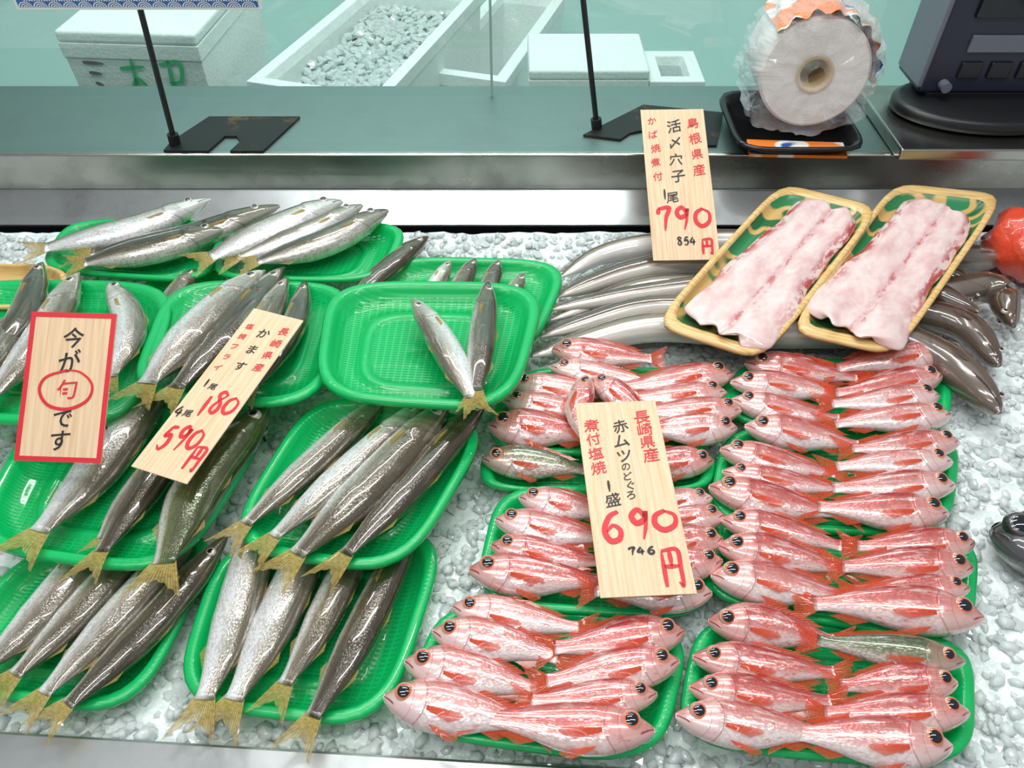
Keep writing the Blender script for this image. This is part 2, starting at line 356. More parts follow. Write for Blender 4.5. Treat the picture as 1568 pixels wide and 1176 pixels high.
# ---------------------------------------------------------------- barracuda
KN='barracuda_fish'; RK=Vector((1,-.25,0))
def kam(pts,w,z0,z1,c,ref=RK,roll=8,fores=1.0): fish(KN,'kamasu',pts,w,z0,z1,kmats(c),ref,roll+random.uniform(-5,5),fores)
kam([(412,755),(362,940),(285,1138)],70,.020,.034,KAMS)
kam([(505,768),(425,945),(322,1135)],70,.020,.034,KAMS)
kam([(578,775),(490,955),(402,1102)],58,.020,.032,KAM)
kam([(640,790),(552,970),(440,1162)],60,.020,.036,KAMD)
kam([(175,800),(60,945),(-75,1062)],72,.020,.034,KAMS)
kam([(248,795),(112,948),(-28,1078)],62,.020,.034,KAM)
kam([(310,800),(168,958),(14,1114)],62,.022,.036,KAMS)
kam([(348,820),(225,965),(48,1128)],58,.024,.036,KAMD)
kam([(598,600),(485,705),(330,842)],50,.048,.066,KAM)
kam([(655,610),(552,705),(370,864)],54,.052,.068,KAMS)
kam([(690,612),(572,738),(402,896)],72,.054,.072,KAM,fores=1.0)
kam([(748,604),(638,735),(480,898)],54,.048,.068,KAMD)
kam([(262,560),(150,718),(6,866)],76,.044,.070,KAMS)
kam([(325,600),(222,752),(116,896)],58,.044,.066,KAMD)
kam([(250,690),(195,770),(135,850)],44,.048,.060,KAM)
kam([(412,620),(308,742),(226,916)],82,.056,.072,KAMG)
kam([(404,415),(305,505),(188,624)],72,.066,.100,KAMS)
kam([(434,410),(352,510),(230,632)],60,.060,.098,KAMD)
kam([(440,425),(398,500),(290,640)],46,.066,.096,KAM)
kam([(468,430),(446,505),(362,630)],42,.062,.092,KAMD)
kam([(64,402),(30,492),(-70,590)],48,.066,.090,KAMD)
kam([(120,418),(55,530),(-60,655)],58,.066,.096,KAMS)
kam([(168,432),(200,505),(150,610)],50,.062,.088,KAMS)
kam([(40,470),(-20,560),(-120,640)],58,.070,.090,KAM)
kam([(632,458),(682,532),(738,640)],48,.094,.112,KAMS,ref=Vector((-1,-.3,0)),roll=15)
kam([(748,430),(738,520),(724,632)],44,.094,.112,KAMD)
RT=Vector((.3,1,0))
kam([(322,305),(205,352),(22,388)],40,.066,.066,KAMS,ref=RT,fores=.85)
kam([(428,315),(275,368),(88,392)],40,.060,.062,KAMD,ref=RT,fores=.85)
kam([(345,350),(238,382),(92,408)],42,.066,.066,KAMD,ref=RT,fores=.85)
kam([(524,308),(425,352),(285,408)],46,.068,.070,KAMS,ref=RT,fores=.85)
kam([(555,314),(460,362),(325,405)],36,.066,.066,KAM,ref=RT,fores=.85)
kam([(594,322),(490,375),(355,408)],42,.066,.066,KAMD,ref=RT,fores=.85)
kam([(655,362),(590,415),(520,470)],40,.040,.045,KAMD)
kam([(300,412),(262,462),(225,520)],38,.045,.045,KAM)
kam([(728,396),(700,445),(660,500)],34,.050,.045,KAMD)
kam([(764,398),(745,450),(720,510)],34,.050,.045,KAMD)
kam([(802,418),(775,470),(745,530)],34,.050,.045,KAM)
kam([(690,400),(665,440),(630,490)],30,.050,.045,KAMS)
# ---------------------------------------------------------------- sea perch rows : (head, tail, width)
SN='red_sea_perch'
rows=[
 [(845,535),(1015,552),50],[(842,562),(1010,580),42],[(780,586),(945,606),46],[(770,614),(930,634),46],
 [(1122,572),(945,588),54],[(1112,600),(940,612),48],[(1135,628),(965,630),50],[(748,652),(925,668),62],[(1128,655),(960,664),52],
 [(1450,540),(1275,572),52],[(1140,556),(1315,582),52],[(1442,574),(1262,598),52],[(1118,585),(1300,612),48],[(1438,605),(1255,622),50],[(1120,612),(1300,640),48],[(1456,635),(1262,650),52],
 [(1140,652),(1330,688),54],[(1468,676),(1280,690),50],[(1102,688),(1300,722),54],[(1458,706),(1268,722),52],[(1105,722),(1300,752),46],[(1462,742),(1262,748),54],[(1085,745),(1300,790),62],[(1452,785),(1225,775),62],
 [(1104,795),(1300,845),54],[(1492,830),(1290,835),54],[(1098,835),(1320,880),60],[(1490,868),(1280,866),60],[(1088,880),(1320,922),66],[(1484,900),(1290,900),50],[(1506,945),(1222,920),72],
 [(1466,1045),(1262,1048),58],[(1060,1005),(1290,1030),60],[(1055,1052),(1300,1072),62],[(1484,1090),(1232,1092),62],[(1034,1095),(1290,1132),68],[(1458,1142),(1190,1118),74],
 [(795,762),(960,782),52],[(1090,762),(940,780),46],[(758,795),(950,820),56],[(1110,790),(950,796),50],[(752,834),(950,858),56],[(1106,824),(940,832),54],[(1106,858),(930,868),56],[(718,872),(935,898),66],[(1090,908),(900,905),62],
 [(692,928),(905,965),58],[(1048,966),(830,990),66],[(662,966),(880,1008),64],[(1040,1012),(815,1042),66],[(620,1012),(850,1060),70],[(1006,1062),(790,1078),58],[(588,1066),(830,1112),74],[(1002,1118),(712,1098),76],
]
for i,(h,t,w) in enumerate(rows):
    j=random.uniform(-6,6); right=h[0]>t[0]
    tx=t[0]+(-16 if right else 16)+random.uniform(-12,12); ty_=t[1]+random.uniform(-7,7)
    mid=((h[0]+tx)/2,(h[1]+ty_)/2+j+3)
    z=.032+random.uniform(0,.004)
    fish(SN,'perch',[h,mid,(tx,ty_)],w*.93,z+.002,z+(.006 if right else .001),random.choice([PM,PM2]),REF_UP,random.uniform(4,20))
for h,t,w in [((738,702),(925,722),48),((1092,705),(930,718),46)]:
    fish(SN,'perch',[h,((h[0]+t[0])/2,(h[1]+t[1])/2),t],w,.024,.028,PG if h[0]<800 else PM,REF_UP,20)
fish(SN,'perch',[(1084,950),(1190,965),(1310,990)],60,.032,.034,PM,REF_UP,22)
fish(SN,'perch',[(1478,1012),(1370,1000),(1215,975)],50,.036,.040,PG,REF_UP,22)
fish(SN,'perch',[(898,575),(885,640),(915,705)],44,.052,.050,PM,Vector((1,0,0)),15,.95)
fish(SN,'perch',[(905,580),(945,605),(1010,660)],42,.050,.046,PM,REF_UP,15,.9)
# ---------------------------------------------------------------- conger eels
EN='conger_eel'
def eel(pts,w,z0,z1,roll=12,m=EEL): fish(EN,'eel',pts,w,z0,z1,[m,EELF,IRS,PUP,IRS],REF_UP,roll,.85)
eel([(1545,395),(1460,395),(1300,385),(1100,372),(940,385),(856,425)],38,.030,.022,0,EEL2)
eel([(1500,455),(1440,425),(1300,420),(1090,400),(960,418),(850,455)],38,.034,.026,4)
eel([(1552,500),(1520,440),(1420,450),(1200,452),(1000,440),(842,490)],38,.036,.026,-4,EEL2)
eel([(1530,560),(1465,495),(1320,470),(1150,478),(990,472),(828,515)],40,.036,.028,4)
eel([(1530,632),(1450,555),(1330,510),(1150,508),(990,502),(815,545)],46,.036,.030,-6,EEL2)
eel([(1498,478),(1400,440),(1250,430),(1100,436),(980,450),(840,474)],30,.046,.034,8)
fish('black_fish','perch',[(1516,815),(1640,850),(1800,900)],100,.03,.03,[BLK,BLK,DIR,PUP,BLK],REF_UP,15)
# ---------------------------------------------------------------- eel fillets on foam trays
FC=[[(1195,280),(1350,318),(1168,550),(1000,495)],[(1368,280),(1540,298),(1372,542),(1207,505)]]
for C in FC: tray('foam_fillet_tray',C,.082,.068,TW,dep=.014,n=7)
tray('woven_wood_tray',[(-70,405),(108,405),(90,470),(-90,470)],.05,.05,TW2,dep=.015,n=3)
fm,nt,b=newmat('eel_fillet_flesh',rough=.2,Coat_Weight=.9,Subsurface_Weight=.2,Subsurface_Scale=.004)
b.inputs['Coat Roughness'].default_value=.07
t,d,s=ATTR(nt)[:3]
n1=NOISE(nt,COMB(nt,M(nt,'MULTIPLY',t,4.0),M(nt,'MULTIPLY',d,1.3),s),2,2,.5)
col=MIX(nt,SS(nt,n1,.35,.7),(.82,.64,.61),(.72,.46,.45))
n4=NOISE(nt,COMB(nt,M(nt,'MULTIPLY',M(nt,'ADD',t,M(nt,'MULTIPLY',M(nt,'ABSOLUTE',d),.12)),26.0),M(nt,'MULTIPLY',d,4.0),s),1.3,2)
col=MIX(nt,M(nt,'MULTIPLY',SS(nt,n4,.42,.72),.28),col,(.90,.82,.80))
n2=NOISE(nt,COMB(nt,M(nt,'MULTIPLY',t,7.0),M(nt,'MULTIPLY',d,3.0),s),2.0,4,.6)
ce=M(nt,'SUBTRACT',1.0,SS(nt,M(nt,'ABSOLUTE',M(nt,'ADD',d,.12)),.01,.13))
col=MIX(nt,M(nt,'MULTIPLY',ce,M(nt,'MULTIPLY_ADD',SS(nt,n2,.48,.60),.65,.15)),col,(.52,.07,.08))
ed=M(nt,'MULTIPLY',SS(nt,M(nt,'ABSOLUTE',d),.62,.92),SS(nt,n2,.44,.56)); ed=M(nt,'MULTIPLY',ed,M(nt,'SUBTRACT',1.0,SS(nt,t,.5,1.0))); col=MIX(nt,M(nt,'MULTIPLY',ed,.95),col,(.45,.02,.03))
nt.links.new(col,b.inputs['Base Color']); BUMP(nt,M(nt,'ADD',n4,M(nt,'MULTIPLY',n1,3.0)),.3,.0012,b)
from mathutils import noise as mn
def fillet(pts,hw,sd):
    rs=random.Random(sd); W=[tuple(U(p[0],p[1],.078 if i==0 else .070)) for i,p in enumerate(pts)]
    P=catmull(W,20); n=len(P); m=26; V=[];F=[];A=[]
    ph=[rs.uniform(0,6) for _ in range(6)]
    for i in range(n):
        q=i/(n-1); T=Vector(P[min(i+1,n-1)]-P[max(i-1,0)]).normalized(); R=T.cross(Vector((0,0,1))).normalized()
        hwid=hw*(1-.26*(1-q))*(min(1,(q+.02)/.05)**.4)*(min(1,(1.01-q)/.05)**.4)
        for j in range(m):
            a=j/(m-1)*2-1
            off=hwid*a*(1+.05*math.sin(q*9+ph[0]+(2 if a>0 else 0))+.025*math.sin(q*24+ph[1]+a))
            h=.0085*(1-abs(a)**5)-.0028*math.exp(-((a+.12)/.07)**2)+.0011*math.sin(q*11+a*5+ph[2])+.0018*math.exp(-((a-.5)/.22)**2)+.0018*math.exp(-((a+.6)/.2)**2)+.0016*mn.noise(Vector((q*9,a*3,sd)))
            V.append(Vector(P[i])+R*off+Vector((0,0,h))+T*(.006*math.sin(a*7+ph[4]) if i in(0,n-1) else 0)); A.append((q,a,sd))
    for i in range(n-1):
        for j in range(m-1):
            a=i*m+j; F.append((a,a+1,a+1+m,a+m))
    o=mesh_obj('eel_fillet',V,F,[fm],attr=A); so=o.modifiers.new('s','SOLIDIFY'); so.thickness=.004; so.offset=-1
    ss=o.modifiers.new('ss','SUBSURF'); ss.levels=1; ss.render_levels=1
fillet([(1270,320),(1190,412),(1098,512)],.062,1)
fillet([(1442,320),(1370,412),(1292,510)],.064,2)
# ---------------------------------------------------------------- ice
im,nt,b=newmat('crushed_ice',(.92,.97,.96),.05,Transmission_Weight=.45,IOR=1.31,Coat_Weight=1.0)
BUMP(nt,NOISE(nt,OBJ(nt),140,2),.5,.002,b)
ib,nt,b=newmat('ice_bed_mass',(.8,.88,.87),.10,Coat_Weight=.9)
n=NOISE(nt,OBJ(nt),70,3); col=MIX(nt,SS(nt,n,.35,.65),(.70,.79,.77),(.90,.95,.94)); nt.links.new(col,b.inputs['Base Color'])
BUMP(nt,n,.8,.006,b)
def ice_h(x,y):
    h=-.012+.006*mn.noise(Vector((x*9,y*9,0)))+.003*mn.noise(Vector((x*40,y*40,2)))
    if x>.42 and y<.75: h+=.010*min(1,(x-.42)/.05)
    if y>.93: h+=.016*min(1,(y-.93)/.05)
    return h
nx,ny=260,110; V=[];F=[]
for j in range(ny+1):
    for i in range(nx+1):
        x=-1.25+2.5*i/nx; y=.17+.83*j/ny; V.append((x,y,ice_h(x,y)+.0025*mn.noise(Vector((x*110,y*110,5)))))
for j in range(ny):
    for i in range(nx):
        a=j*(nx+1)+i; F.append((a,a+1,a+nx+2,a+nx+1))
ice=group('crushed_ice_bed')
mesh_obj('ice_mass',V,F,[ib],parent=ice)
phi=(1+5**.5)/2
ICO=np.array([(-1,phi,0),(1,phi,0),(-1,-phi,0),(1,-phi,0),(0,-1,phi),(0,1,phi),(0,-1,-phi),(0,1,-phi),(phi,0,-1),(phi,0,1),(-phi,0,-1),(-phi,0,1)])/1.9
IF=np.array([(0,11,5),(0,5,1),(0,1,7),(0,7,10),(0,10,11),(1,5,9),(5,11,4),(11,10,2),(10,7,6),(7,1,8),(3,9,4),(3,4,2),(3,2,6),(3,6,8),(3,8,9),(4,9,5),(2,4,11),(6,2,10),(8,6,7),(9,8,1)])
def chunks(name,pos,smin,smax,parent,smooth=False):
    N=len(pos); v=np.repeat(ICO[None],N,0)*(1+np.random.uniform(-.3,.3,(N,12,1)))
    v*=np.random.uniform(.55,1.25,(N,1,3))*np.random.uniform(smin,smax,(N,1,1)); v[:,:,2]*=.6
    a=np.random.uniform(0,6.28,N); c,s=np.cos(a),np.sin(a)
    x=v[:,:,0]*c[:,None]-v[:,:,1]*s[:,None]; y=v[:,:,0]*s[:,None]+v[:,:,1]*c[:,None]
    b_=np.random.uniform(-.5,.5,N); c,s=np.cos(b_),np.sin(b_); z=v[:,:,2]*c[:,None]-x*s[:,None]; x=x*c[:,None]+v[:,:,2]*s[:,None]
    v=np.stack([x,y,z],2)+np.array(pos)[:,None,:]
    f=(IF[None]+12*np.arange(N)[:,None,None]).reshape(-1,3)
    return mesh_obj(name,v.reshape(-1,3).tolist(),f.tolist(),[im],smooth=smooth,parent=parent)
pos=[]
for _ in range(11000):
    x=random.uniform(-.95,.95); y=random.uniform(.19,.99); pos.append((x,y,ice_h(x,y)+random.uniform(-.003,.003)))
chunks('ice_chunks',pos,.003,.0085,ice)
pos=[]
for _ in range(7000):
    x=random.uniform(-.95,.95); y=random.uniform(.19,.99); pos.append((x,y,ice_h(x,y)+random.uniform(-.002,.004)))
chunks('ice_chunks_melted',pos,.004,.010,ice,smooth=True)
# ---------------------------------------------------------------- steel counter
def steel(name,base,rough,dirty=.3,sc=(1.5,40,40),dk=.75):
    m,nt,b=newmat(name,base,rough,1.0)
    n=NOISE(nt,OBJ(nt,sc),2,4); n2=NOISE(nt,OBJ(nt),9,5,.6)
    nt.links.new(M(nt,'MULTIPLY_ADD',n2,dirty,rough-dirty/2+.02),b.inputs['Roughness'])
    nt.links.new(MIX(nt,SS(nt,n2,.4,.75),base,(base[0]*dk,base[1]*dk,base[2]*dk)),b.inputs['Base Color'])
    BUMP(nt,n,.12,.002,b); return m
ST=steel('brushed_steel',(.48,.465,.43),.24); ST2=steel('ledge_steel',(.27,.345,.335),.42,.15,dk=.9); ST3=steel('wet_sloped_steel',(.46,.48,.48),.34,.35,(14,14,14),.55)
black=newmat('black_painted_metal',(.012,.012,.014),.35)[0]
led=group('steel_display_counter')
box('ledge_top',-1.4,1.4,1.072,1.30,.085,.1,ST2,.002,led)
box('front_lip',-1.4,1.4,1.066,1.074,.038,.1005,ST,.003,led)
mesh_obj('lower_lip',[(-1.4,1.066,.039),(1.4,1.066,.039),(1.4,1.012,.010),(-1.4,1.012,.010),(-1.4,1.068,.034),(1.4,1.068,.034),(1.4,1.016,.004),(-1.4,1.016,.004)],[(0,3,2,1),(4,5,6,7),(0,1,5,4),(3,7,6,2),(0,4,7,3),(1,2,6,5)],[ST3],smooth=False,parent=led)
dk=newmat('gap_shade',(.02,.025,.025),.6)[0]  # near-black panel colour stands in for the shade in the gap under the lip
box('gap_shade_panel',-1.4,1.4,1.045,1.06,-.1,.01,dk,0,led)
box('case_body',-1.4,1.4,.12,1.30,-.8,-.06,ST,.004,led)
A_=U(-200,1105,.012); B_=U(900,1172,.012)
dv=(B_-A_).normalized(); A2=A_-dv*.6; B2=B_+dv*1.2; nv=Vector((dv.y,-dv.x,0))
prism('front_rail',[A2,A2+nv*.22,B2+nv*.22,B2],-.06,.010,ST3,led,bev=.003)
# ---------------------------------------------------------------- room shell
mint,nt,b=newmat('mint_wall_paint',(.60,.80,.76),.55); BUMP(nt,NOISE(nt,OBJ(nt),30,3),.05,.002,b)
box('wall_back',-2.6,2.6,2.36,2.42,-.8,1.9,mint,0)
flm,nt,b=newmat('floor_tiles',(.30,.33,.32),.5)
br=nt.nodes.new('ShaderNodeTexBrick'); br.inputs['Scale'].default_value=3; br.inputs['Color1'].default_value=(.3,.34,.33,1); br.inputs['Color2'].default_value=(.34,.37,.36,1); nt.links.new(OBJ(nt),br.inputs['Vector']); nt.links.new(br.outputs[0],b.inputs['Base Color'])
box('floor',-2.6,2.6,-1.2,2.42,-.86,-.80,flm,0)
box('rear_worktop',-2.2,2.2,1.36,2.355,-.44,-.40,mint,.004)
# glass screen
gm=bpy.data.materials.new('tinted_glass'); gm.use_nodes=True; nt=gm.node_tree; nt.nodes.remove(nt.nodes['Principled BSDF'])
tr=nt.nodes.new('ShaderNodeBsdfTransparent'); tr.inputs[0].default_value=(.79,.93,.895,1)
gl=nt.nodes.new('ShaderNodeBsdfGlossy'); gl.inputs['Roughness'].default_value=.03
mx=nt.nodes.new('ShaderNodeMixShader'); mx.inputs[0].default_value=.08
nt.links.new(tr.outputs[0],mx.inputs[1]); nt.links.new(gl.outputs[0],mx.inputs[2]); nt.links.new(mx.outputs[0],nt.nodes['Material Output'].inputs[0])
sx=UY(752,80,1.262).x
gs=group('glass_screen')
for nm,x0,x1 in (('pane_left',-1.4,sx-.0015),('pane_right',sx+.0015,1.4)):
    mesh_obj(nm,[(x0,1.262,.1),(x1,1.262,.1),(x1,1.262,.62),(x0,1.262,.62)],[(0,1,2,3)],[gm],smooth=False,parent=gs)
gask=newmat('gasket',(.30,.42,.38),.4)[0]
box('joint',sx-.002,sx+.002,1.258,1.266,.1,.62,gask,0,gs)
# ---------------------------------------------------------------- foam boxes
fo,nt,b=newmat('styrofoam',(.84,.88,.86),.7)
vv=VOR(nt,OBJ(nt),160); nt.links.new(MIX(nt,vv.outputs['Distance'],(.88,.91,.89),(.76,.82,.80)),b.inputs['Base Color']); BUMP(nt,vv.outputs['Distance'],.25,.002,b)
gpen=newmat('green_marker',(.05,.50,.20),.5)[0]; dpen=newmat('dark_print',(.16,.16,.15),.6)[0]
def foambox(name,cx,cy,rot,w,l,z0,z1,th=.028,lid=False,fill=None):
    e=group(name); 
    def ringpts(hw,hl,z): return [(-hw,-hl,z),(hw,-hl,z),(hw,hl,z),(-hw,hl,z)]
    tp=.90; V=ringpts(w/2*tp,l/2*tp,z0)+ringpts(w/2*.985,l/2*.985,z1-.03)+ringpts(w/2,l/2,z1-.028)+ringpts(w/2,l/2,z1)+ringpts(w/2-th,l/2-th,z1)+ringpts(w/2-th-.006,l/2-th-.006,z1-.02)+ringpts((w/2-th)*.9,(l/2-th)*.9,z0+.03)
    F=[(3,2,1,0)]
    for r in range(6):
        for k in range(4):
            a=r*4+k;b2=r*4+(k+1)%4; F.append((a,b2,b2+4,a+4))
    F.append((24,25,26,27))
    o=mesh_obj('shell',V,F,[fo],smooth=False,parent=e); bv=o.modifiers.new('b','BEVEL'); bv.width=.004; bv.segments=2
    if lid: box('lid',-w/2,w/2,-l/2,l/2,z1+.0,z1+.022,fo,.006,e)
    e.location=(cx,cy,0); e.rotation_euler=(0,0,rot); return e
c=UY(180,45,1.46)
b1=foambox('styrofoam_box',c.x+.02,1.47+.17,math.radians(-4),.27,.36,-.40,.105,lid=True)
def ribbon(pts,w,z,closed=False,n=8):
    P=catmull([(p[0],p[1],0) for p in pts],n); V=[];F=[]
    N=len(P)
    for i in range(N):
        T=P[min(i+1,N-1)]-P[max(i-1,0)]; T=T/(np.linalg.norm(T)+1e-9); nn=np.array([-T[1],T[0],0]); q=i/(N-1)
        ww=w/2*(.75+.5*math.sin(math.pi*min(1,q*1.1+.05)))*(1.0 if q<.9 else 1-(q-.9)*5)
        V.append((P[i][0]+nn[0]*ww,P[i][1]+nn[1]*ww,z)); V.append((P[i][0]-nn[0]*ww,P[i][1]-nn[1]*ww,z))
    for i in range(N-1): F.append((2*i,2*i+1,2*i+3,2*i+2))
    return V,F
def strokes(name,strs,w,mat,parent,frame):
    V=[];F=[]
    for s_ in strs:
        v,f=ribbon(s_,w,0); o=len(V); V+=[frame(p[0],p[1]) for p in v]; F+=[tuple(i+o for i in q) for q in f]
    return mesh_obj(name,V,F,[mat],smooth=False,parent=parent)
strokes('marker_writing',[[(.0,.07),(.05,.075)],[(.028,.09),(.022,0),(.045,.02)],[(.0,.0),(.03,.05),(.06,-.01)],[(.10,.09),(.092,.0)],[(.08,.08),(.12,.085),(.115,.05),(.09,.045)],[(.10,.045),(.125,-.01)]],.007,gpen,b1,lambda x,y:(x-.03,-.183,y-.01))
strokes('printed_label',[[(-.10,.07),(-.06,.068)],[(-.095,.05),(-.07,.048)],[(-.09,.03),(-.075,.025)]],.006,dpen,b1,lambda x,y:(x,-.182,y))
foam2=foambox('styrofoam_box',-.31,1.79,math.radians(-17),.30,.62,-.40,.0,th=.026)
pp=[]
for _ in range(1500):
    pp.append((random.uniform(-.115,.115),random.uniform(-.27,.27),-.055+random.uniform(-.01,.012)))
box('ice_fill',-.118,.118,-.275,.275,-.3,-.058,ib,0,foam2)
chunks('ice_chunks_fill',pp,.008,.016,foam2)
foambox('styrofoam_box',-.03,2.0,math.radians(-17),.20,.55,-.40,-.08)
c=UY(903,108,1.62); foambox('styrofoam_box',c.x,1.72,0,.26,.2,-.40,c.z-.022,lid=True)
c=UY(1038,125,1.62); foambox('styrofoam_box',c.x,1.70,0,.12,.16,-.40,c.z)
# ---------------------------------------------------------------- sign rods and plates
rust,nt,b=newmat('rusty_black_plate',(.03,.03,.03),.5,.6)
nt.links.new(MIX(nt,SS(nt,NOISE(nt,OBJ(nt),14,5,.7),.56,.70),(.025,.028,.028),(.16,.08,.035)),b.inputs['Base Color'])
def stand(name,poly,bp,tp):
    e=group(name)
    prism('base_plate',[U(p[0],p[1],.104) for p in poly],.1005,.104,rust,e)
    b0=U(*bp,.104); t0=UY(*tp,b0.y); d=(t0-b0); top=b0+d*1.35
    tube('rod',b0,top,.0042,black,e); tube('collar',b0,b0+d.normalized()*.016,.0085,rust,e)
    return e,b0,t0,top
s1,b0,t0,top=stand('sign_stand',[(250,230),(262,216),(320,178),(459,178),(402,231),(352,231),(368,216),(362,208),(344,208),(318,231)],(268,220),(215,15))
s2,_,_,_=stand('sign_stand',[(893,206),(985,160),(1108,172),(1098,222),(985,222),(998,205),(985,199),(965,203),(950,213)],(914,196),(893,0))
wht=newmat('white_card',(.85,.86,.86),.5)[0]; blu=newmat('blue_print',(.04,.13,.42),.5)[0]
yb=b0.y-.006
p0=UY(28,14,yb); p1=UY(402,12,yb)
sb=box('shop_sign_board',p0.x,p1.x,yb-.003,yb,p0.z,p0.z+.14,wht,.001)
box('pattern_band',p0.x+.004,p1.x-.004,yb-.0036,yb-.0032,p0.z+.004,p0.z+.030,blu,0,sb)
V=[];F=[]
r0=.010; x=p0.x+.014
while x<p1.x-.014:
    for row in range(3):
        cx=x+(r0 if row%2 else 0); cz=p0.z+.004+row*.0075
        for rr in (r0*.95,r0*.62,r0*.3):
            o=len(V)
            for i in range(9):
                th=math.pi*i/8
                for q in (rr,rr-.0016): V.append((cx+q*math.cos(th),yb-.0040,cz+q*math.sin(th)*.75))
            for i in range(8): F.append((o+2*i,o+2*i+1,o+2*i+3,o+2*i+2))
    x+=2*r0
mesh_obj('wave_pattern',V,F,[wht],smooth=False,parent=sb)
# ---------------------------------------------------------------- price tags
wd,nt,b=newmat('pine_veneer',rough=.45)
n=NOISE(nt,OBJ(nt,(1,.035,1)),260,3,.55); n2=NOISE(nt,OBJ(nt,(1,.1,1)),30,2)
col=MIX(nt,SS(nt,n,.35,.7),(.80,.58,.37),(.64,.41,.22)); col=MIX(nt,M(nt,'MULTIPLY',n2,.4),col,(.82,.64,.44)); nt.links.new(col,b.inputs['Base Color'])
rd=newmat('red_ink',(.68,.015,.03),.5)[0]; bk=newmat('black_ink',(.012,.012,.015),.5)[0]
DG={'6':[[(.78,.97),(.38,.8),(.12,.38),(.3,.04),(.68,.08),(.78,.35),(.5,.52),(.2,.32)]],
'9':[[(.75,.72),(.48,.97),(.18,.75),(.35,.5),(.7,.62),(.8,.9),(.72,.4),(.55,-.05)]],
'0':[[(.55,.97),(.15,.72),(.1,.28),(.42,.02),(.85,.25),(.9,.72),(.5,.96)]],
'7':[[(.12,.65),(.2,.92)],[(.18,.88),(.85,.92),(.62,.5),(.5,-.05)]],
'1':[[(.5,1.0),(.5,.02)]],
'8':[[(.8,.85),(.45,.98),(.22,.78),(.72,.38),(.6,.03),(.25,.1),(.3,.4),(.85,.9)]],
'5':[[(.35,.92),(.22,.52),(.62,.62),(.75,.25),(.45,-.02),(.12,.12)],[(.33,.93),(.85,.97)]],
'4':[[(.5,.97),(.1,.35),(.9,.38)],[(.62,.7),(.55,-.05)]],
'円':[[(.18,-.1),(.2,.9)],[(.2,.9),(.85,.92),(.87,.4),(.85,-.08),(.7,.02)],[(.52,.9),(.52,.45)],[(.2,.45),(.85,.46)]],
'O':[[(.5,1),(.1,.8),(0,.45),(.2,.08),(.6,0),(.95,.25),(1,.65),(.75,.95),(.45,1)]]}
_cc={}
def charmesh(ch):
    if ch in _cc: return _cc[ch]
    cu=bpy.data.curves.new('c','FONT'); cu.body=ch; cu.size=1; cu.align_x='CENTER'; cu.align_y='CENTER'; cu.resolution_u=3; cu.offset=.008
    o=bpy.data.objects.new('c',cu); S.collection.objects.link(o); bpy.context.view_layer.update()
    me=o.evaluated_get(bpy.context.evaluated_depsgraph_get()).to_mesh()
    v=[tuple(x.co) for x in me.vertices]; f=[tuple(p.vertices) for p in me.polygons]
    if v:
        xs=[q[0] for q in v]; ys=[q[1] for q in v]; cx=(min(xs)+max(xs))/2; cy=(min(ys)+max(ys))/2
        v=[(q[0]-cx,q[1]-cy) for q in v]
    bpy.data.objects.remove(o); _cc[ch]=(v,f); return _cc[ch]
def tag(name,Q,zt,zb,items,border=False,stick=True):
    TL,TR,BR,BL=[U(*Q[0],zt),U(*Q[1],zt),U(*Q[2],zb),U(*Q[3],zb)]
    X=((BR-BL)+(TR-TL)).normalized(); Y=((TL-BL)+(TR-BR)); Y=(Y-X*Y.dot(X)).normalized(); Z=X.cross(Y)
    W=((BR-BL).length+(TR-TL).length)/2; Hh=((TL-BL).length+(TR-BR).length)/2; c=(TL+TR+BR+BL)/4
    bd=box(name,-W/2,W/2,-Hh/2,Hh/2,-.0015,0,wd,.0004)
    bd.matrix_world=Matrix.Translation(c)@Matrix((X,Y,Z)).transposed().to_4x4()
    acc={rd:([],[]),bk:([],[])}
    def add(v,f,m):
        o=len(acc[m][0]); acc[m][0].extend(v); acc[m][1].extend([tuple(i+o for i in q) for q in f])
    for it in items:
        if it[0]=='t':
            _,chs,u,v0,v1,sz,m=it
            for i,ch in enumerate(chs):
                vv=v0+(v1-v0)*(i/(max(1,len(chs)-1)))
                v,f=charmesh(ch); s_=sz*W*random.uniform(.92,1.06); a=random.uniform(-.10,.10)
                ox=(u-.5+random.uniform(-.015,.015))*W; oy=(.5-vv)*Hh
                add([(ox+s_*(x*math.cos(a)-y*math.sin(a)),oy+s_*(y*math.cos(a)+x*math.sin(a)+.16*x),.0006) for x,y in v],f,m)
        else:
            _,ch,u,vv,ww,hh,pw,m=it
            for s_ in DG[ch]:
                v,f=ribbon([((u-.5+(x-.5)*ww)*W,(.5-vv+(y-.5)*hh)*Hh) for x,y in s_],pw*W,.0007); add(v,f,m)
    for m,(v,f) in acc.items():
        if v: mesh_obj('red_lettering' if m is rd else 'black_lettering',v,f,[m],smooth=False,parent=bd)
    if border:
        t_=.0048
        V=[(-W/2,-Hh/2,.0005),(W/2,-Hh/2,.0005),(W/2,Hh/2,.0005),(-W/2,Hh/2,.0005),(-W/2+t_,-Hh/2+t_,.0005),(W/2-t_,-Hh/2+t_,.0005),(W/2-t_,Hh/2-t_,.0005),(-W/2+t_,Hh/2-t_,.0005)]
        mesh_obj('red_border',V,[(0,1,5,4),(1,2,6,5),(2,3,7,6),(3,0,4,7)],[rd],smooth=False,parent=bd)
    if stick:
        wc=bd.matrix_world@Vector((0,Hh*.1,-.004)); lo=bd.matrix_world.inverted()@Vector((wc.x,wc.y+.01,-.01))
        tube('support_stick',(0,Hh*.1,-.003),lo,.0015,black,bd)
    return bd
